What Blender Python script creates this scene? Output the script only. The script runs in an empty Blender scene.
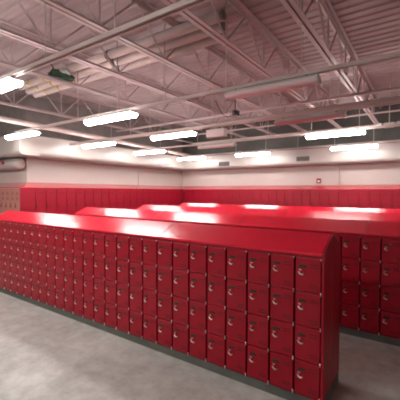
import bpy, bmesh, math, random
from mathutils import Vector, Matrix
random.seed(7)
C = bpy.context.scene.collection

# ------------------------------------------------------------------ helpers
class MB:
    """collects boxes, tubes and polygons; build() links them as ONE mesh object"""
    def __init__(self): self.bm = bmesh.new()
    def box(self, lo, hi, bev=0.0, seg=1):
        bm = bmesh.new()
        x0, y0, z0 = lo; x1, y1, z1 = hi
        v = [bm.verts.new(p) for p in ((x0,y0,z0),(x1,y0,z0),(x1,y1,z0),(x0,y1,z0),(x0,y0,z1),(x1,y0,z1),(x1,y1,z1),(x0,y1,z1))]
        for f in ((0,3,2,1),(4,5,6,7),(0,1,5,4),(1,2,6,5),(2,3,7,6),(3,0,4,7)): bm.faces.new([v[i] for i in f])
        if bev: bmesh.ops.bevel(bm, geom=bm.edges[:], offset=bev, segments=seg, profile=.5, affect='EDGES')
        self._take(bm); return self
    def prism(self, prof, axis, a, b, bev=0.0):
        """extrude a closed 2D profile along an axis: x -> (y,z) profile, y -> (x,z), z -> (x,y)"""
        bm = bmesh.new()
        def P(p, t): return {'x': (t, p[0], p[1]), 'y': (p[0], t, p[1]), 'z': (p[0], p[1], t)}[axis]
        A = [bm.verts.new(P(p, a)) for p in prof]; B = [bm.verts.new(P(p, b)) for p in prof]
        n = len(prof)
        bm.faces.new(A); bm.faces.new(B[::-1])
        for i in range(n): bm.faces.new([A[i], B[i], B[(i+1) % n], A[(i+1) % n]])
        bmesh.ops.recalc_face_normals(bm, faces=bm.faces[:])
        if bev: bmesh.ops.bevel(bm, geom=bm.edges[:], offset=bev, segments=2, profile=.5, affect='EDGES')
        self._take(bm); return self
    def tube(self, pts, r, n=10, cap=True):
        """tube along a polyline; r a number or one per point"""
        pts = [Vector(p) for p in pts]
        rs = r if isinstance(r, (list, tuple)) else [r]*len(pts)
        bm = bmesh.new(); rings = []
        for i, p in enumerate(pts):
            d = (pts[min(i+1, len(pts)-1)] - pts[max(i-1, 0)]).normalized()
            ref = Vector((0,0,1)) if abs(d.z) < .9 else Vector((1,0,0))
            u = d.cross(ref).normalized(); w = u.cross(d)
            rings.append([bm.verts.new(p + (u*math.cos(t) + w*math.sin(t))*rs[i]) for t in [2*math.pi*k/n for k in range(n)]])
        for a, b in zip(rings, rings[1:]):
            for k in range(n): bm.faces.new([a[k], b[k], b[(k+1) % n], a[(k+1) % n]])
        if cap: bm.faces.new(rings[0][::-1]); bm.faces.new(rings[-1])
        bmesh.ops.recalc_face_normals(bm, faces=bm.faces[:])
        for f in bm.faces: f.smooth = len(f.verts) == 4 and n > 6
        self._take(bm); return self
    def bar(self, p, q, w, h):
        """square bar from p to q"""
        return self.tube([p, q], [max(w, h)*.7071]*2, 4)
    def torus(self, c, R, r, axis='y', n=16, m=6):
        bm = bmesh.new(); c = Vector(c); rings = []
        for i in range(n):
            t = 2*math.pi*i/n; ring = []
            for k in range(m):
                s = 2*math.pi*k/m; a = (R + r*math.cos(s)); b = r*math.sin(s)
                p = {'y': (a*math.cos(t), b, a*math.sin(t)), 'x': (b, a*math.cos(t), a*math.sin(t)), 'z': (a*math.cos(t), a*math.sin(t), b)}[axis]
                ring.append(bm.verts.new(c + Vector(p)))
            rings.append(ring)
        for i in range(n):
            a, b = rings[i], rings[(i+1) % n]
            for k in range(m): bm.faces.new([a[k], b[k], b[(k+1) % m], a[(k+1) % m]])
        bmesh.ops.recalc_face_normals(bm, faces=bm.faces[:])
        for f in bm.faces: f.smooth = True
        self._take(bm); return self
    def poly(self, pts, faces):
        bm = bmesh.new(); v = [bm.verts.new(p) for p in pts]
        for f in faces: bm.faces.new([v[i] for i in f])
        bmesh.ops.recalc_face_normals(bm, faces=bm.faces[:])
        self._take(bm); return self
    def _take(self, bm):
        me = bpy.data.meshes.new('tmp'); bm.to_mesh(me); bm.free()
        self.bm.from_mesh(me); bpy.data.meshes.remove(me)
    def build(self, name, mat, parent=None, loc=(0,0,0), rotz=0):
        me = bpy.data.meshes.new(name); self.bm.to_mesh(me); self.bm.free()
        me.materials.append(mat)
        o = bpy.data.objects.new(name, me); C.objects.link(o)
        o.location = loc; o.rotation_euler = (0, 0, rotz)
        if parent: o.parent = parent
        return o

def tag(o, label, cat, group=None):
    o['label'] = label; o['category'] = cat
    if group: o['group'] = group
    return o
def thing(name, label, cat, loc=(0,0,0), rotz=0, group=None):
    o = bpy.data.objects.new(name, None); C.objects.link(o)
    o.location = loc; o.rotation_euler = (0, 0, rotz); o.empty_display_size = .1
    return tag(o, label, cat, group)
def struct(o): o['kind'] = 'structure'; return o
def dup(root, loc, label, rotz=None, group=None):
    r = root.copy(); C.objects.link(r); r.location = loc; r['label'] = label
    if rotz is not None: r.rotation_euler = (0, 0, rotz)
    if group: r['group'] = group
    for ch in list(root.children):
        c = ch.copy(); C.objects.link(c); c.parent = r
        for g in ch.children:
            d = g.copy(); C.objects.link(d); d.parent = c
    return r
ONES = ['', 'first','second','third','fourth','fifth','sixth','seventh','eighth','ninth','tenth','eleventh','twelfth','thirteenth','fourteenth',
        'fifteenth','sixteenth','seventeenth','eighteenth','nineteenth']
def nth(n):
    if n < 20: return ONES[n]
    t = {2: 'twent', 3: 'thirt'}[n//10]
    return t + 'ieth' if n % 10 == 0 else t + 'y-' + ONES[n % 10]

# ------------------------------------------------------------------ materials
def mat(name, col, rough=.5, metal=0.0, spec=.5, coat=0.0, var=0.0, scale=3.0, bump=0.0, bscale=60.0, emit=None, detail=4):
    m = bpy.data.materials.new(name); m.use_nodes = True
    nt = m.node_tree; b = nt.nodes['Principled BSDF']
    b.inputs['Base Color'].default_value = (*col, 1)
    b.inputs['Roughness'].default_value = rough; b.inputs['Metallic'].default_value = metal
    b.inputs['Specular IOR Level'].default_value = spec
    b.inputs['Coat Weight'].default_value = coat; b.inputs['Coat Roughness'].default_value = .12
    tc = nt.nodes.new('ShaderNodeTexCoord')
    if var:
        n = nt.nodes.new('ShaderNodeTexNoise'); n.inputs['Scale'].default_value = scale; n.inputs['Detail'].default_value = detail
        r = nt.nodes.new('ShaderNodeValToRGB')
        r.color_ramp.elements[0].position = .3; r.color_ramp.elements[1].position = .7
        r.color_ramp.elements[0].color = (*[max(0, c*(1-var)) for c in col], 1)
        r.color_ramp.elements[1].color = (*[min(1, c*(1+var)) for c in col], 1)
        nt.links.new(tc.outputs['Object'], n.inputs['Vector']); nt.links.new(n.outputs['Fac'], r.inputs['Fac'])
        nt.links.new(r.outputs['Color'], b.inputs['Base Color'])
    if bump:
        n2 = nt.nodes.new('ShaderNodeTexNoise'); n2.inputs['Scale'].default_value = bscale
        bp = nt.nodes.new('ShaderNodeBump'); bp.inputs['Strength'].default_value = bump; bp.inputs['Distance'].default_value = .01
        nt.links.new(tc.outputs['Object'], n2.inputs['Vector']); nt.links.new(n2.outputs['Fac'], bp.inputs['Height'])
        nt.links.new(bp.outputs['Normal'], b.inputs['Normal'])
    if emit:
        b.inputs['Emission Color'].default_value = (*emit[:3], 1); b.inputs['Emission Strength'].default_value = emit[3]
    return m

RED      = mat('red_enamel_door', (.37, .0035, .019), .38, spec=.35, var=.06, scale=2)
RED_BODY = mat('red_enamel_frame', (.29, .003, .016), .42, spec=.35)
RED_TOP_LIT  = mat('red_enamel_top_lit', (.74, .008, .036), .24, spec=.5, var=.03, scale=1.5, bump=.03, bscale=2.2)  # same paint as the doors, brightened in colour for the light on the tops
RED_TALL = mat('red_enamel_tall', (.29, .004, .018), .40, spec=.35, var=.05, scale=2)
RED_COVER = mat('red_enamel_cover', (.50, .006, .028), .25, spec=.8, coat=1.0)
TAN      = mat('salmon_enamel', (.40, .155, .125), .45, var=.08, scale=4)
TAN_BODY = mat('salmon_frame', (.46, .20, .165), .45)
DARK     = mat('dark_slot', (.035, .006, .008), .7)
SLOT     = mat('louvre_shade', (.12, .004, .008), .6)
PLATE    = mat('number_plate_green_black', (.02, .028, .016), .45)
CHROME   = mat('nickel_latch', (.80, .77, .70), .30, metal=.45)
WALL     = mat('painted_block_wall', (.50, .425, .39), .55, var=.03, scale=1.2, bump=.05, bscale=30)
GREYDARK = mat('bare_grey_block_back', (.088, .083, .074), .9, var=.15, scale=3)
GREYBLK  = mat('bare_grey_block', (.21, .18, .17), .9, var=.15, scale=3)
SOFFIT   = mat('painted_bulkhead', (.43, .375, .345), .30, var=.02, scale=1)
STEEL    = mat('white_painted_steel', (.43, .335, .33), .5, var=.06, scale=6)
STEEL2   = mat('off_white_conduit', (.54, .45, .42), .42)
PIPEW    = mat('white_pipe_wrap', (.58, .46, .43), .5, var=.05, scale=8)
YELLOW   = mat('yellow_band', (.60, .42, .08), .6)
LAMPGREY = mat('fixture_housing', (.55, .53, .51), .4)
LENS_OFF = mat('unlit_lens', (.72, .60, .60), .35)
LENS_ON  = mat('lit_lens', (.9, .9, .9), .4, emit=(1.0, .975, .95, 40.0))
GRILLE   = mat('grille_grey', (.07, .065, .06), .6)
GRILLE_F = mat('grille_frame', (.12, .11, .10), .5)
CURB     = mat('green_grey_curb', (.13, .14, .12), .7, var=.15, scale=5)
ALARM    = mat('alarm_red', (.28, .010, .013), .35)
ALARM_W  = mat('alarm_white', (.8, .78, .75), .4)
CLOTH    = mat('dark_green_cloth', (.025, .05, .03), .9, var=.4, scale=14)
CLOTH2   = mat('grey_lining', (.42, .47, .42), .8)
BLACK    = mat('black_plastic', (.02, .02, .024), .4)

# deck: corrugated painted steel, ribs run along X
def deck_mat():
    m = bpy.data.materials.new('painted_steel_deck'); m.use_nodes = True
    nt = m.node_tree; b = nt.nodes['Principled BSDF']; b.inputs['Roughness'].default_value = .6
    tc = nt.nodes.new('ShaderNodeTexCoord')
    n = nt.nodes.new('ShaderNodeTexNoise'); n.inputs['Scale'].default_value = .8; n.inputs['Detail'].default_value = 5
    r = nt.nodes.new('ShaderNodeValToRGB')
    r.color_ramp.elements[0].color = (.27, .205, .205, 1); r.color_ramp.elements[1].color = (.36, .28, .28, 1)
    r.color_ramp.elements[0].position = .35; r.color_ramp.elements[1].position = .65
    nt.links.new(tc.outputs['Object'], n.inputs['Vector']); nt.links.new(n.outputs['Fac'], r.inputs['Fac'])
    nt.links.new(r.outputs['Color'], b.inputs['Base Color'])
    return m
DECK = deck_mat()

# sealed concrete floor with blotches and scuffs
def floor_mat():
    m = bpy.data.materials.new('sealed_concrete'); m.use_nodes = True
    nt = m.node_tree; b = nt.nodes['Principled BSDF']; b.inputs['Roughness'].default_value = .38; b.inputs['Specular IOR Level'].default_value = .4
    tc = nt.nodes.new('ShaderNodeTexCoord')
    def noise(sc, det, rough):
        n = nt.nodes.new('ShaderNodeTexNoise'); n.inputs['Scale'].default_value = sc; n.inputs['Detail'].default_value = det; n.inputs['Roughness'].default_value = rough
        nt.links.new(tc.outputs['Object'], n.inputs['Vector']); return n
    a = noise(1.3, 8, .65); c = noise(7, 6, .7)
    r = nt.nodes.new('ShaderNodeValToRGB'); e = r.color_ramp.elements
    e[0].position = .33; e[0].color = (.40, .385, .36, 1); e[1].position = .62; e[1].color = (.60, .59, .55, 1)
    r2 = nt.nodes.new('ShaderNodeValToRGB'); e = r2.color_ramp.elements
    e[0].position = .35; e[0].color = (.72, .70, .68, 1); e[1].position = .6; e[1].color = (1, 1, 1, 1)
    mx = nt.nodes.new('ShaderNodeMix'); mx.data_type = 'RGBA'; mx.blend_type = 'MULTIPLY'; mx.inputs['Factor'].default_value = .8
    nt.links.new(a.outputs['Fac'], r.inputs['Fac']); nt.links.new(c.outputs['Fac'], r2.inputs['Fac'])
    nt.links.new(r.outputs['Color'], mx.inputs['A']); nt.links.new(r2.outputs['Color'], mx.inputs['B'])
    nt.links.new(mx.outputs['Result'], b.inputs['Base Color'])
    return m
FLOOR = floor_mat()

# ------------------------------------------------------------------ room
XW, YW = -9.13, 11.75          # side wall and back wall faces
XF, YF = -8.754, 11.373        # tall locker fronts
YT = 4.341                     # front of the salmon lockers (face the camera)
YTW = YT + .376
ZD = 4.57                      # underside of deck
XR, YB, XFAR = 3.6, -4.4, -12.5

struct(MB().box((XFAR-.2, YB-.2, -.2), (XR+.2, YW+.2, 0)).build('floor', FLOOR))
ceil = MB()
prof = []
y = YB
while y < YW:                  # trapezoid ribs
    prof += [(y, ZD), (y+.06, ZD), (y+.09, ZD+.022), (y+.17, ZD+.022)]; y += .2
top = [(y, ZD+.2), (YB, ZD+.2)]
ceil.prism(prof + top, 'x', XFAR-.2, XR+.2)
struct(ceil.build('ceiling', DECK))
ZS = 3.30
struct(MB().box((XFAR, YW, 0), (XR, YW+.2, ZS)).build('wall_back', WALL))
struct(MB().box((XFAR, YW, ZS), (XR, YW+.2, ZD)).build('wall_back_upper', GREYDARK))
struct(MB().box((XW-.2, YTW, 0), (XW, YW, ZS)).build('wall_side', WALL))
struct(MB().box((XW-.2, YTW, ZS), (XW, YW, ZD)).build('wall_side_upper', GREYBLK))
struct(MB().box((XFAR, YTW, 0), (XW-.2, YTW+.2, ZS)).build('wall_alcove', WALL))
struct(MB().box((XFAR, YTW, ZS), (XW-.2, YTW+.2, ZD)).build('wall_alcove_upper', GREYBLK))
struct(MB().box((XFAR-.2, YB, 0), (XFAR, YTW+.2, ZD)).build('wall_left', WALL))
struct(MB().box((XR, YB, 0), (XR+.2, YW, ZD)).build('wall_right', WALL))
struct(MB().box((XFAR-.2, YB-.2, 0), (XR+.2, YB, ZD)).build('wall_front', WALL))
# bulkhead along the side wall and the back wall (rounded lower nose)
def nose(f0, f1, z0, z1, r=.10):
    """profile from the wall (f0) to the front face (f1)"""
    s = 1 if f1 > f0 else -1
    p = [(f0, z1), (f0, z0)]
    for k in range(7):
        t = math.pi/2*k/6
        p.append((f1 - s*r + s*r*math.sin(t), z0 + r - r*math.cos(t)))
    p.append((f1, z1)); return p
ZB0, ZB1 = 2.825, 3.35
XBK, YBK = -8.46, 11.10
struct(MB().prism(nose(XW, XBK, ZB0, ZB1), 'y', YTW-.001, YW).build('trim_1', SOFFIT))
struct(MB().prism(nose(YW, YBK, ZB0, ZB1), 'x', XBK, XR).build('trim_2', SOFFIT))

struct(MB().prism(nose(YTW, 4.2, ZB0, ZB1), 'x', XFAR, XBK-.001).build('trim_3', SOFFIT))
# curbs under the lockers
W, H4, D = .233, .303, 2.833
HD = .311                      # half depth of a double bank
Z0, Z1 = .1, 1.345             # box lockers: bottom, eave
RISE = .156
X0 = -.713
NF = 26
XL = X0 - NF*W
D2, D3, D4 = 4.622, 6.587, 8.45
XR2 = X0 + .025 + 8*W
for i, (d, a, b) in enumerate(((D, XL, X0+.02), (D2, XL, XR2), (D3, XL, XR2), (D4, XL, XR2))):
    struct(MB().box((a, d+.02, 0), (b, d+2*HD-.02, Z0), .004).build('baseboard_bank_%d' % (i+1), CURB))
struct(MB().box((XW, YTW, 0), (XF+.0, YW, Z0)).box((XFAR, YT+.02, 0), (XF, YTW, Z0)).build('baseboard_side', CURB))
struct(MB().box((XF, YF, 0), (XR, YW, Z0)).build('baseboard_back', CURB))

# ------------------------------------------------------------------ four-door box locker column
def make_column():
    """front at y=0, from x=-W (far side) to 0, base at z=0; depth 2*HD"""
    t = thing('box_locker', '', 'locker')
    h = Z1 - Z0
    b = MB()
    b.box((-W+.001, .045, 0), (-.001, 2*HD, h))                         # carcass
    b.box((-W+.001, .006, h-.022), (-.001, .046, h)).box((-W+.001, .006, 0), (-.001, .046, .012))
    b.build('body', RED_BODY, t)
    top = h - .024
    for k in range(4):
        z1 = top - k*H4; z0 = z1 - H4 + .007
        xa, xb = -W + .010, -.010
        d = MB()
        d.box((xa, 0, z0), (xb, .0445, z1), .005, 2)
        # raised border lip pressed into the sheet
        d.box((xa+.006, -.0025, z1-.012), (xb-.006, .002, z1-.007), .001)
        door = d.build('door', RED, t)
        # number plate
        MB().box((xa+.024, -.004, z1-.088), (xa+.092, .001, z1-.064), .002).build('number_plate', PLATE, door)
        # recessed cup and lift latch
        cx, cz = xa+.052, z1-.128
        cup = MB().torus((cx, -.001, cz), .022, .005, 'y', 18, 6)
        cup.build('latch_cup', RED, door)
        lv = MB().tube([(cx-.026, -.004, cz+.002), (cx-.016, -.011, cz-.012), (cx+.002, -.014, cz-.019), (cx+.018, -.011, cz-.014)], .0062, 8)
        lv.tube([(cx-.024, -.003, cz+.022), (cx-.004, -.006, cz+.020)], .0030, 6)
        lv.build('latch_lever', CHROME, door)
        # louvre slots, two short rows high and low on the hinge side
        for zz in (z1-.052, z1-.232):
            v = MB()
            for j in range(2): v.box((xb-.094, -.0022, zz-.022*j-.009), (xb-.018, .001, zz-.022*j), .0012)
            v.build('vent', SLOT, door)
        hg = MB().tube([(xb+.003, -.003, z0-.018), (xb+.003, -.003, z0+.014)], .0052, 8)
        if k == 0: MB().tube([(xb+.003, -.003, z1-.012), (xb+.003, -.003, z1+.002)], .0052, 8).build('hinge', CHROME, door)
        hg.build('hinge', CHROME, door)
    return t

col0 = make_column()
for i in range(NF):
    lab = ('red four-door locker column next to the end panel of the front bank' if i == 0 else
           'red four-door locker column at the far end of the front bank' if i == NF-1 else
           '%s red four-door locker column of the front bank, counted from its end panel' % nth(i+1))
    loc = (X0 - i*W, D, Z0)
    if i == 0:
        col0.location = loc; col0['label'] = lab; col0['group'] = 'four-door locker columns of the front bank'
    else: dup(col0, loc, lab)
XB2 = X0 + .025 + 5*W
N2 = 12
for i in range(N2):
    xx = X0 + .025 - 3*W + i*W            # right edge of this column
    k = round((xx - (X0+.025))/W)
    lab = ('%s red four-door locker column of the second bank showing beyond the front bank\'s end' % nth(k) if k > 0 else
           '%s red four-door locker column of the second bank hidden behind the front bank\'s end' % nth(1-k))
    dup(col0, (xx, D2, Z0), lab, group='four-door locker columns of the second bank')

# ------------------------------------------------------------------ gabled tops
def gable(d, a, b, ov=.012):
    m = MB()
    z = Z1
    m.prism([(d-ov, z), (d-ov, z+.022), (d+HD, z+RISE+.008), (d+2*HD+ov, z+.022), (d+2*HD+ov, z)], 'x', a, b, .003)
    return m
def seams(d, a, b, parent, step=1.83):
    x = b - step; out = []
    while x > a + .3:
        MB().prism([(d-.012, Z1+.022), (d-.012, Z1+.0245), (d+HD, Z1+RISE+.0105), (d+HD, Z1+RISE+.006)], 'x', x-.004, x+.004).build('seam', RED_BODY, parent); x -= step
def bank_top(label, d, a, b, carcass=None):
    t = thing('gabled_cover' if carcass is None or carcass[0] > a else 'locker_bank', label, 'locker top' , ((a+b)/2, d+HD, Z1 if carcass is None else Z0))
    off = -Vector(t.location)
    g = gable(d, a, b).build('sloped_top', RED_TOP_LIT, t, off)
    seams(d, a, b, g)
    if carcass:
        MB().box((carcass[0]+.002, d+.004, Z0), (carcass[1]-.002, d+2*HD, Z1-.002)).build('carcass', RED_BODY, t, off)
    return t
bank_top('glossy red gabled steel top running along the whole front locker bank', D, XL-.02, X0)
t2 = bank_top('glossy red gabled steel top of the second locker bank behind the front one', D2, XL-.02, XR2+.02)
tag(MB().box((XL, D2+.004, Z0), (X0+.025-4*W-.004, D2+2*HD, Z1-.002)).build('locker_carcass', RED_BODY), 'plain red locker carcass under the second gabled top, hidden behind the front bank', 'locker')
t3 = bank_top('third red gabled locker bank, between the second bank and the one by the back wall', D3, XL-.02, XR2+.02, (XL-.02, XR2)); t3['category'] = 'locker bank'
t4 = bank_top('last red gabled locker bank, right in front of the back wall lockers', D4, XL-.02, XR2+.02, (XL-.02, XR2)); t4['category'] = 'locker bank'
t4['label'] = 'farthest red gabled locker bank, standing in front of the back wall lockers'

# end panel of the front bank: two sheets meeting under the ridge
ep = thing('end_panel', 'red end panel of the front locker bank, two sheets under the gable', 'locker end panel', (X0, D+HD, Z0))
off = -Vector(ep.location)
MB().prism([(D, Z0), (D-.011, Z1), (D-.011, Z1+.022), (D+HD-.003, Z1+RISE+.007), (D+HD-.003, Z0)], 'x', X0+.001, X0+.020, .004).build('front_sheet', RED, ep, off)
MB().prism([(D+HD+.003, Z0), (D+HD+.003, Z1+RISE+.007), (D+2*HD+.011, Z1+.022), (D+2*HD+.011, Z1), (D+2*HD, Z0)], 'x', X0+.001, X0+.020, .004).build('rear_sheet', RED, ep, off)
MB().box((X0+.0, D-.003, Z0), (X0+.024, D+.02, Z1-.002), .004).build('corner_trim', RED, ep, off)

# ------------------------------------------------------------------ tall single lockers along the walls
TW, TH = .303, 1.875
def make_tall(name, dm, bm_, vents):
    """front at y=0 facing -Y, x from 0 to TW, z from 0"""
    t = thing(name, '', 'locker')
    MB().box((.001, .014, 0), (TW-.001, .36, TH)).box((.001, .004, TH-.02), (TW-.001, .014, TH)).build('body', bm_, t)
    door = MB().box((.010, 0, .012), (TW-.010, .0135, TH-.024), .003).build('door', dm, t)
    h = MB().box((.030, -.006, 1.34), (.068, .001, 1.46), .004)
    h.build('handle_plate', dm if not vents else SLOT, door)
    MB().box((.034, -.026, 1.355), (.066, -.004, 1.395), .006).build('handle', PLATE, door)
    for zz in ((1.76, 1.62, .25) if vents else (1.76, .22)):
        v = MB()
        for j in range(3 if vents else 2): v.box((.075, -.003, zz-.03*j-.011), (TW-.075, .001, zz-.03*j), .0015)
        v.build('vent', SLOT if not vents else SLOT, door)
    return t
tall0 = make_tall('tall_locker', RED_TALL, RED_BODY, False)
# side wall: faces +X  (local -Y -> world +X : rotate +90 deg)
Y1 = 4.738
nS = int((YF - Y1)/TW)
TWs = (YF - Y1 - .02)/nS
first = True
for i in range(nS):
    yy = Y1 + i*TWs
    lab = ('tall red locker on the side wall next to the blank corner panel' if i == 0 else
           '%s tall red locker on the side wall, counted from the blank corner panel' % nth(i+1))
    loc = (XF, yy, Z0)
    if first:
        tall0.location = loc; tall0.rotation_euler = (0, 0, math.pi/2); tall0['label'] = lab; tall0['group'] = 'tall lockers on the side wall'; first = False
        for _ in (0,): pass
        o = tall0
    else: o = dup(tall0, loc, lab)
    o.scale = (TWs/TW, 1, 1)
nB = 30
for i in range(nB):
    lab = ('tall red locker on the back wall beside the room corner' if i == 0 else
           '%s tall red locker on the back wall, counted from the room corner' % nth(i+1))
    o = dup(tall0, (XF + .02 + i*TW, YF, Z0), lab, 0, 'tall lockers on the back wall'); o.scale = (1, 1, 1)
tan0 = make_tall('salmon_locker', TAN, TAN_BODY, True)
TT = .262
for i in range(6):
    lab = ('salmon coloured tall locker touching the blank red corner panel' if i == 0 else
           '%s salmon coloured tall locker, counted from the blank red corner panel' % nth(i+1))
    loc = (XF - .02 - (i+1)*TT, YT, Z0)
    if i == 0: tan0.location = loc; tan0['label'] = lab; tan0['group'] = 'salmon lockers around the wall corner'; o = tan0
    else: o = dup(tan0, loc, lab)
    o.scale = (TT/TW, 1, 1)
# blank corner panel
cp = MB().box((XF-.018, YT+.003, Z0), (XF, Y1-.003, Z0+TH), .004).box((XF-.018, YT, Z0), (XF+.003, YT+.02, Z0+TH), .003)
tag(cp.build('corner_panel', RED_TALL), 'blank red filler panel at the locker corner below the bulkhead', 'locker panel')

# sloped tops above the tall lockers (mitred)
ZT0, ZT1 = Z0+TH+.001, 2.135
def wedge(A, B, Bw, Aw, name, label):
    """front edge A->B at ZT0, wall edge Aw->Bw at ZT1"""
    lip = .018
    pts = [(*A, ZT0), (*B, ZT0), (*Bw, ZT0), (*Aw, ZT0), (*A, ZT0+lip), (*B, ZT0+lip), (*Bw, ZT1), (*Aw, ZT1)]
    o = MB().poly(pts, [(0,1,2,3), (0,4,5,1), (4,7,6,5), (3,2,6,7), (0,3,7,4), (1,5,6,2)]).build(name, RED_COVER)
    return tag(o, label, 'locker top')
e = .002
wedge((XF, YT-.004), (XF, YF), (XW+e, YW-e), (XW+e, YTW), 'sloping_cover', 'sloped red steel top above the side wall tall lockers')
wedge((XF+e, YF), (XR-.02, YF), (XR-.02, YW-e), (XW+.01, YW-e), 'sloping_cover', 'sloped red steel top above the back wall tall lockers')
wedge((XFAR+.02, YT-.004), (XF-e, YT-.004), (XW-e, YTW-e), (XFAR+.02, YTW-e), 'sloping_cover', 'sloped steel top above the salmon coloured lockers')

# ------------------------------------------------------------------ ceiling: open-web joists
ZC, ZTP = 3.90, ZD
def make_joist(x, label, y0=YB+.05, y1=YW-.05, first=None, ph=0.0):
    if first is not None: return dup(first, (x, 0, 0), label)
    t = thing('ceiling_joist', label, 'ceiling joist', (x, 0, 0), 0, 'open-web ceiling joists')
    MB().box((-.065, y0, ZC), (-.010, y1, ZC+.008)).box((-.018, y0, ZC), (-.010, y1, ZC+.055)).box((.010, y0, ZC), (.065, y1, ZC+.008)).box((.010, y0, ZC), (.018, y1, ZC+.055)).build('bottom_chord', STEEL, t)
    MB().box((-.075, y0, ZTP-.010), (-.010, y1, ZTP-.002)).box((-.018, y0, ZTP-.065), (-.010, y1, ZTP-.002)).box((.010, y0, ZTP-.010), (.075, y1, ZTP-.002)).box((.010, y0, ZTP-.065), (.018, y1, ZTP-.002)).build('top_chord', STEEL, t)
    step = 1.22; y = y0 + .3; w0 = None; w1 = None; w2 = None
    while y + step < y1:
        ym = y + step/2
        if w0 is None:
            def at(o): o.parent = t; return o
            w0 = MB().bar((0, 0, ZC+.02), (0, -step/2, ZTP-.03), .022, .022).build('web', STEEL, t, (0, ym, 0))
            w1 = MB().bar((0, 0, ZC+.02), (0, step/2, ZTP-.03), .022, .022).build('web', STEEL, t, (0, ym, 0))
            w2 = MB().bar((0, 0, ZC+.02), (0, 0, ZTP-.03), .018, .018).build('web', STEEL, t, (0, ym, 0))
        else:
            for w in (w0, w1, w2):
                c = w.copy(); C.objects.link(c); c.parent = t; c.location = (0, ym, 0)
        y += step
    return t
JX = [-8.06, -5.58, -4.45, -3.37, -2.27, -1.24, -.12, .95, 2.05]
jl = {0: 'white open-web joist passing over the bulkhead by the side wall', 1: 'open-web joist with the dark green bundle caught on its chord',
      2: 'open-web joist next along from the one with the dark green bundle'}
j0 = make_joist(JX[1], jl[1])
make_joist(JX[0], jl[0], first=j0)
for i in range(2, len(JX)):
    make_joist(JX[i], jl.get(i, '%s white open-web joist along from the one with the green bundle' % nth(i-1)), first=j0)

# ------------------------------------------------------------------ lighting rails and fixtures
ROWS = [1.95, 3.88, 5.88, 7.90, 10.26]
ZR = 3.255
rail0 = None
for i, y in enumerate(ROWS):
    lab = 'channel rail carrying the %s row of ceiling lights, counted from the camera side' % nth(i+1)
    if rail0 is None:
        rail0 = thing('light_rail', lab, 'light rail', (0, y, ZR), 0, 'channel rails carrying the ceiling lights')
        MB().box((-8.0, -.025, 0), (XR-.02, -.019, .045)).box((-8.0, .019, 0), (XR-.02, .025, .045)).box((-8.0, -.025, .040), (XR-.02, .025, .045)).box((-8.0,-.025,0),(XR-.02,-.012,.005)).box((-8.0,.012,0),(XR-.02,.025,.005)).build('channel', STEEL2, rail0)
        MB().tube([(-8.0, .055, .03), (XR-.02, .055, .03)], .012, 8).build('conduit', STEEL2, rail0)
        hr = None
        for x in JX[1:]:
            if hr is None: hr = MB().tube([(0, 0, .045), (0, 0, ZC-ZR+.01)], .006, 6).build('hanger_rod', STEEL2, rail0, (x, 0, 0))
            else:
                c = hr.copy(); C.objects.link(c); c.parent = rail0; c.location = (x, 0, 0)
    else: dup(rail0, (0, y, ZR), lab)

def make_fixture(lens_mat, name):
    t = thing(name, '', 'ceiling light')
    L = .595
    MB().box((-L-.012, -.06, -.04), (L+.012, .06, 0), .006).build('housing', LAMPGREY, t)
    p = [(-.088, -.035)]
    for k in range(13):
        a = math.pi*k/12
        p.append((-.088*math.cos(a), -.042 - .060*abs(math.sin(a))**.7))
    p.append((.088, -.035))
    MB().prism(p, 'x', -L, L).build('lens', lens_mat, t)
    for s in (-1, 1):
        MB().prism([(-.091, -.032), (-.091, -.056), (-.06, -.098), (0, -.106), (.06, -.098), (.091, -.056), (.091, -.032)], 'x', s*L-.012, s*L+.012).build('end_cap', LAMPGREY if lens_mat is LENS_OFF else lens_mat, t)
        MB().box((s*L*.78-.012, -.03, 0), (s*L*.78+.012, .03, .02), .002).tube([(s*L*.78, .03, .01), (s*L*.78, .035, -.03), (s*L*.78, .072, -.04)], .005, 6).build('clip', BLACK, t)
    return t
ZL = ZR - .018
lit = [(-4.62, 1.95, 'lit ceiling light in the row nearest the camera, above the front bank'),
       (-4.66, 3.88, 'lit ceiling light behind the front bank, second row, middle of the ceiling'),
       (-7.72, 3.88, 'lit ceiling light in the second row by the side bulkhead, below the sloping white pipe'),
       (-4.86, 5.88, 'lit ceiling light in the third row, middle of the ceiling'),
       (-7.54, 5.88, 'lit ceiling light in the third row close to the side bulkhead'),
       (-7.52, 7.9, 'lit ceiling light in the fourth row close to the side bulkhead'),
       (-7.55, 10.26, 'lit ceiling light in the last row nearest the room corner'),
       (-4.94, 10.26, 'lit ceiling light in the last row beside the corner-side bulkhead grille'),
       (-1.72, 7.75, 'biggest lit ceiling light over the far aisle, fourth row, toward the open end'),
       (-1.75, 10.26, 'lit ceiling light in the last row near the second bulkhead grille'),
       (1.25, 7.8, 'lit ceiling light in the fourth row beyond the picture edge'),
       (1.25, 10.26, 'lit ceiling light in the last row beyond the picture edge'),
       (-7.70, 1.95, 'added unseen lit ceiling light by the side wall in the row nearest the camera'),  # this lamp and the next: unseen, added to light the alcove and salmon lockers
       (-10.6, 1.95, 'added unseen lit ceiling light in front of the salmon coloured lockers, beyond the picture edge'),
       (-4.62, -0.05, 'added unseen lit ceiling light behind the camera toward the side wall'),  # this lamp and the next: unseen, added to light the front bank's doors
       (-1.7, -0.05, 'added unseen lit ceiling light straight behind the camera')]
f0 = make_fixture(LENS_ON, 'ceiling_light')
for i, (x, y, lab) in enumerate(lit):
    if i == 0: f0.location = (x, y, ZL); f0['label'] = lab; f0['group'] = 'lit ceiling lights'
    else: dup(f0, (x, y, ZL), lab)
u0 = make_fixture(LENS_OFF, 'unlit_ceiling_light')
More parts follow.
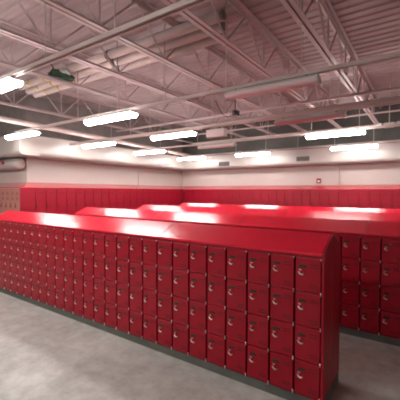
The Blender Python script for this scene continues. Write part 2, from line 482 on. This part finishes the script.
for i, (x, y, lab) in enumerate([(-1.64, 3.88, 'unlit ceiling light in the second row, hanging over the second bank'),
                                 (-1.74, 5.88, 'unlit ceiling light in the third row, behind the thick white pipe'),
                                 (-4.92, 7.90, 'unlit ceiling light in the fourth row, middle of the ceiling')]):
    if i == 0: u0.location = (x, y, ZL); u0['label'] = lab; u0['group'] = 'unlit ceiling lights'
    else: dup(u0, (x, y, ZL), lab)

# ------------------------------------------------------------------ pipes
def pipe(name, pts, r, m, label, cat='pipe', n=12, **k):
    return tag(MB().tube(pts, r, n).build(name, m), label, cat, **k)
def hung_pipe(name, pts, r, m, label, rods):
    t = thing(name, label, 'pipe', pts[0])
    off = -Vector(pts[0])
    MB().tube(pts, r, 14).build('pipe', m, t, off)
    for x, y, z0, z1 in rods:
        MB().tube([(x, y, z0), (x, y, z1)], .006, 6).build('hanger_rod', STEEL2, t, off)
def zz(y): return 3.773 + (3.404-3.773)*(y+4.38)/(YBK-.01+4.38)
hung_pipe('drain_pipe', [(-8.2, YB+.02, 3.773), (-8.2, 5.37, zz(5.37)), (-8.2, YBK-.01, 3.404)], .064, PIPEW, 'long thick white drain pipe sloping toward the back along the side bulkhead',
          [(-8.2, y, zz(y)+.06, ZD+.002) for y in (1.0, 3.1, 6.9, 9.2)])
hung_pipe('water_pipe', [(-8.0, 5.32, 3.17), (-3.6, 5.30, 3.16), (-1.6, 5.20, 3.16), (XR-.02, 5.1, 3.165)], .033, STEEL2, 'thick white pipe crossing the ceiling in front of the third row lights',
          [(x, 5.25, 3.19, ZC+.002) for x in JX[1:8:2]])
pipe('cross_pipe', [(-8.4, 7.28, 3.864), (XR-.02, 7.28, 3.864)], .034, STEEL, 'thick white pipe tight under the joists above the far aisle')
pipe('thin_pipe', [(-8.0, 9.28, 3.876), (XR-.02, 9.28, 3.876)], .022, STEEL2, 'thin white pipe under the joists between the fourth and last light rows')
pipe('thin_pipe', [(-8.0, 10.9, 3.872), (XR-.02, 10.9, 3.872)], .026, STEEL2, 'thin white pipe under the joists closest to the back bulkhead')
# three wrapped pipes with yellow bands, inside the joist space
for k, (y, x0, lab) in enumerate([(3.72, -7.45, 'wrapped white pipe of the three banded ones, on the camera side'), (3.98, -7.6, 'middle wrapped white pipe of the three banded ones'), (4.23, -7.75, 'wrapped white pipe of the three banded ones, farthest from the camera')]):
    t = thing('wrapped_pipe', lab, 'pipe', (x0, y, 4.2), 0, 'three wrapped pipes with yellow bands')
    MB().tube([(0, 0, 0), (5.2, 0, 0)], .072, 14).build('pipe', PIPEW, t)
    for xx in (.45 + .02*k, 1.0, 1.55):
        MB().tube([(xx, 0, 0), (xx+.05, 0, 0)], .075, 14).build('band', YELLOW, t)
    MB().tube([(2.95, 0, 0), (3.02, 0, 0)], .086, 14).build('clamp', GRILLE_F, t)
    MB().tube([(5.19, 0, 0), (5.24, 0, 0)], .060, 14).build('end_cap', GRILLE_F, t)
# vertical conduits on walls
pipe('wall_conduit', [(XW+.014, 8.97, ZT1+.004), (XW+.014, 8.97, ZB0-.001)], .012, STEEL2, 'thin white conduit on the side wall between bulkhead and lockers', 'conduit', 8)
pipe('wall_conduit', [(-2.42, YW-.014, ZT1+.004), (-2.42, YW-.014, ZB0-.001)], .012, STEEL2, 'thin white conduit on the back wall to one side of the alarm', 'conduit', 8)
# capped round duct on the alcove wall
dct = MB()
pts = [(XFAR+.02, 4.555, 2.645), (-9.22, 4.555, 2.645)]; rs = [.156, .156]
for k in range(1, 7): a = math.pi/2*k/6; pts.append((-9.22+.13*math.sin(a), 4.555, 2.645)); rs.append(.156*math.cos(a)+.004)
tag(dct.tube(pts, rs, 20).build('round_duct', SOFFIT), 'white round-ended duct above the salmon coloured lockers', 'duct')
al = thing('wall_alarm', 'small red box on the round duct above the salmon coloured lockers', 'alarm', (-9.9, 4.39, 2.68))
MB().box((-.25, -.035, -.042), (.16, .01, .042), .006).build('box', ALARM, al)
MB().box((-.2, -.038, -.008), (.1, -.034, .008), .001).build('stripe', ALARM_W, al)

# ------------------------------------------------------------------ bulkhead grilles, fire alarm, oddments
def grille(x0, x1, z0, z1, label):
    t = thing('vent_grille', label, 'vent', ((x0+x1)/2, YBK, (z0+z1)/2), 0, 'vent grilles on the back bulkhead')
    w, h = (x1-x0)/2, (z1-z0)/2
    MB().box((-w, -.012, -h), (w, -.001, -h+.022), .002).box((-w, -.012, h-.022), (w, -.001, h), .002).box((-w, -.012, -h), (-w+.022, -.001, h), .002).box((w-.022, -.012, -h), (w, -.001, h), .002).build('frame', GRILLE_F, t)
    MB().box((-w+.01, -.004, -h+.01), (w-.01, -.001, h-.01)).build('backing', GRILLE, t)
    s = MB(); z = -h + .036
    while z < h - .03: s.box((-w+.02, -.011, z), (w-.02, -.003, z+.006)); z += .022
    s.build('slats', GRILLE_F, t)
    return t
grille(-6.80, -6.32, 2.897, 3.077, 'dark grey vent grille on the back bulkhead close to the room corner')
grille(-3.69, -3.245, 2.936, 3.096, 'dark grey vent grille on the back bulkhead above the fire alarm')
fa = thing('fire_alarm', 'small red fire alarm box on the white back wall', 'fire alarm', (-3.10, YW, 2.285))
MB().box((-.075, -.05, -.085), (.075, -.001, .085), .008).build('housing', ALARM, fa)
MB().box((-.035, -.056, -.040), (.035, -.049, .010), .004).build('strobe', ALARM_W, fa)
# white box below the thick pipe
bx = thing('junction_box', 'white box hanging under the thick ceiling pipe', 'box', (-3.30, 5.3, 3.0))
MB().box((-.2, -.06, -.075), (.2, .06, .075), .008).build('box', PIPEW, bx)
MB().box((-.205, -.064, .05), (.205, .064, .07), .003).build('lid', STEEL2, bx)
MB().tube([(-.12, 0, .07), (-.12, 0, .115)], .008, 6).tube([(.12, 0, .07), (.12, 0, .115)], .008, 6).build('bracket', STEEL2, bx)
# black camera with looping cable
cm = thing('ceiling_camera', 'small black camera with a looping cable under the joists', 'camera', (-3.37, 6.15, 3.56))
MB().box((-.05, -.06, -.05), (.07, .08, .05), .012).tube([(.01, -.06, 0), (.01, -.10, -.01)], .035, 12).build('body', BLACK, cm)
MB().tube([(0, 0, .05), (0, 0, .345)], .012, 8).build('mount', BLACK, cm)
MB().tube([(-.05, 0, .0), (-.16, 0, -.05), (-.26, 0, -.03), (-.34, 0, .06), (-.42, 0, .19), (-.5, 0, .34)], .008, 6).build('cable', BLACK, cm)
# emergency lamp at the far end of the ceiling
em = thing('emergency_lamp', 'grey twin-head lamp under the ceiling near the far bulkhead', 'lamp', (-.72, 8.5, 3.40))
MB().box((-.10, -.05, -.05), (.10, .05, .06), .01).build('body', LAMPGREY, em)
for s in (-1, 1):
    MB().tube([(s*.12, 0, .03), (s*.17, -.03, .02), (s*.19, -.09, 0)], [.02, .045, .055], 12).build('lamp_head', LAMPGREY, em)
MB().tube([(0, 0, .06), (0, 0, 1.165)], .01, 6).build('stem', STEEL2, em)

# crumpled green bundle lying on the joist chord
def bundle(rx, ry, rz, seed, n=22):
    rnd = random.Random(seed); bm = bmesh.new()
    bmesh.ops.create_icosphere(bm, subdivisions=4, radius=1)
    ph = [(Vector((rnd.uniform(-1,1), rnd.uniform(-1,1), rnd.uniform(-1,1))).normalized(), rnd.uniform(2.5, 7), rnd.uniform(0, 6)) for _ in range(n)]
    for v in bm.verts:
        p = v.co.copy(); d = sum(math.sin(p.dot(a)*f + s) for a, f, s in ph)/n
        p *= 1 + 1.1*d
        p.z = max(p.z, -.45)
        v.co = Vector((p.x*rx, p.y*ry, p.z*rz))
    for f in bm.faces: f.smooth = True
    m = MB(); m._take(bm); return m
bd = thing('cloth_bundle', 'crumpled dark green cloth bundle caught on a ceiling joist', 'cloth', (JX[1]+.01, 3.52, ZC+.112))
bundle(.08, .25, .10, 3).build('cloth', CLOTH, bd)
bundle(.05, .10, .06, 9).build('lining', CLOTH2, bd, (.02, .05, .07))
MB().tube([(0, -.12, .03), (.01, -.17, .12), (-.01, -.2, .17)], [.012, .009, .004], 6).build('strap', CLOTH, bd)

# ------------------------------------------------------------------ camera
cam = bpy.data.cameras.new('camera'); co = bpy.data.objects.new('camera', cam); C.objects.link(co)
f, yaw, pitch, roll = 326.55, .6068, .0253, .0034
cam.sensor_width = 36; cam.lens = f*36/400; cam.clip_start = .05
co.location = (0, 0, 1.89)
R = Matrix.Rotation(yaw, 3, 'Z') @ Matrix.Rotation(math.pi/2 - pitch, 3, 'X') @ Matrix.Rotation(roll, 3, 'Z')
co.rotation_euler = R.to_euler()
sc = bpy.context.scene; sc.camera = co

w = bpy.data.worlds.new('world'); sc.world = w; w.use_nodes = True
w.node_tree.nodes['Background'].inputs['Color'].default_value = (.02, .02, .02, 1)
vs = sc.view_settings
vs.view_transform = 'Standard'; vs.look = 'None'; vs.exposure = .45; vs.gamma = 1; vs.use_curve_mapping = False
sc.cycles.filter_width = 1.9; sc.cycles.max_bounces = 10; sc.cycles.diffuse_bounces = 6; sc.cycles.sample_clamp_indirect = 8
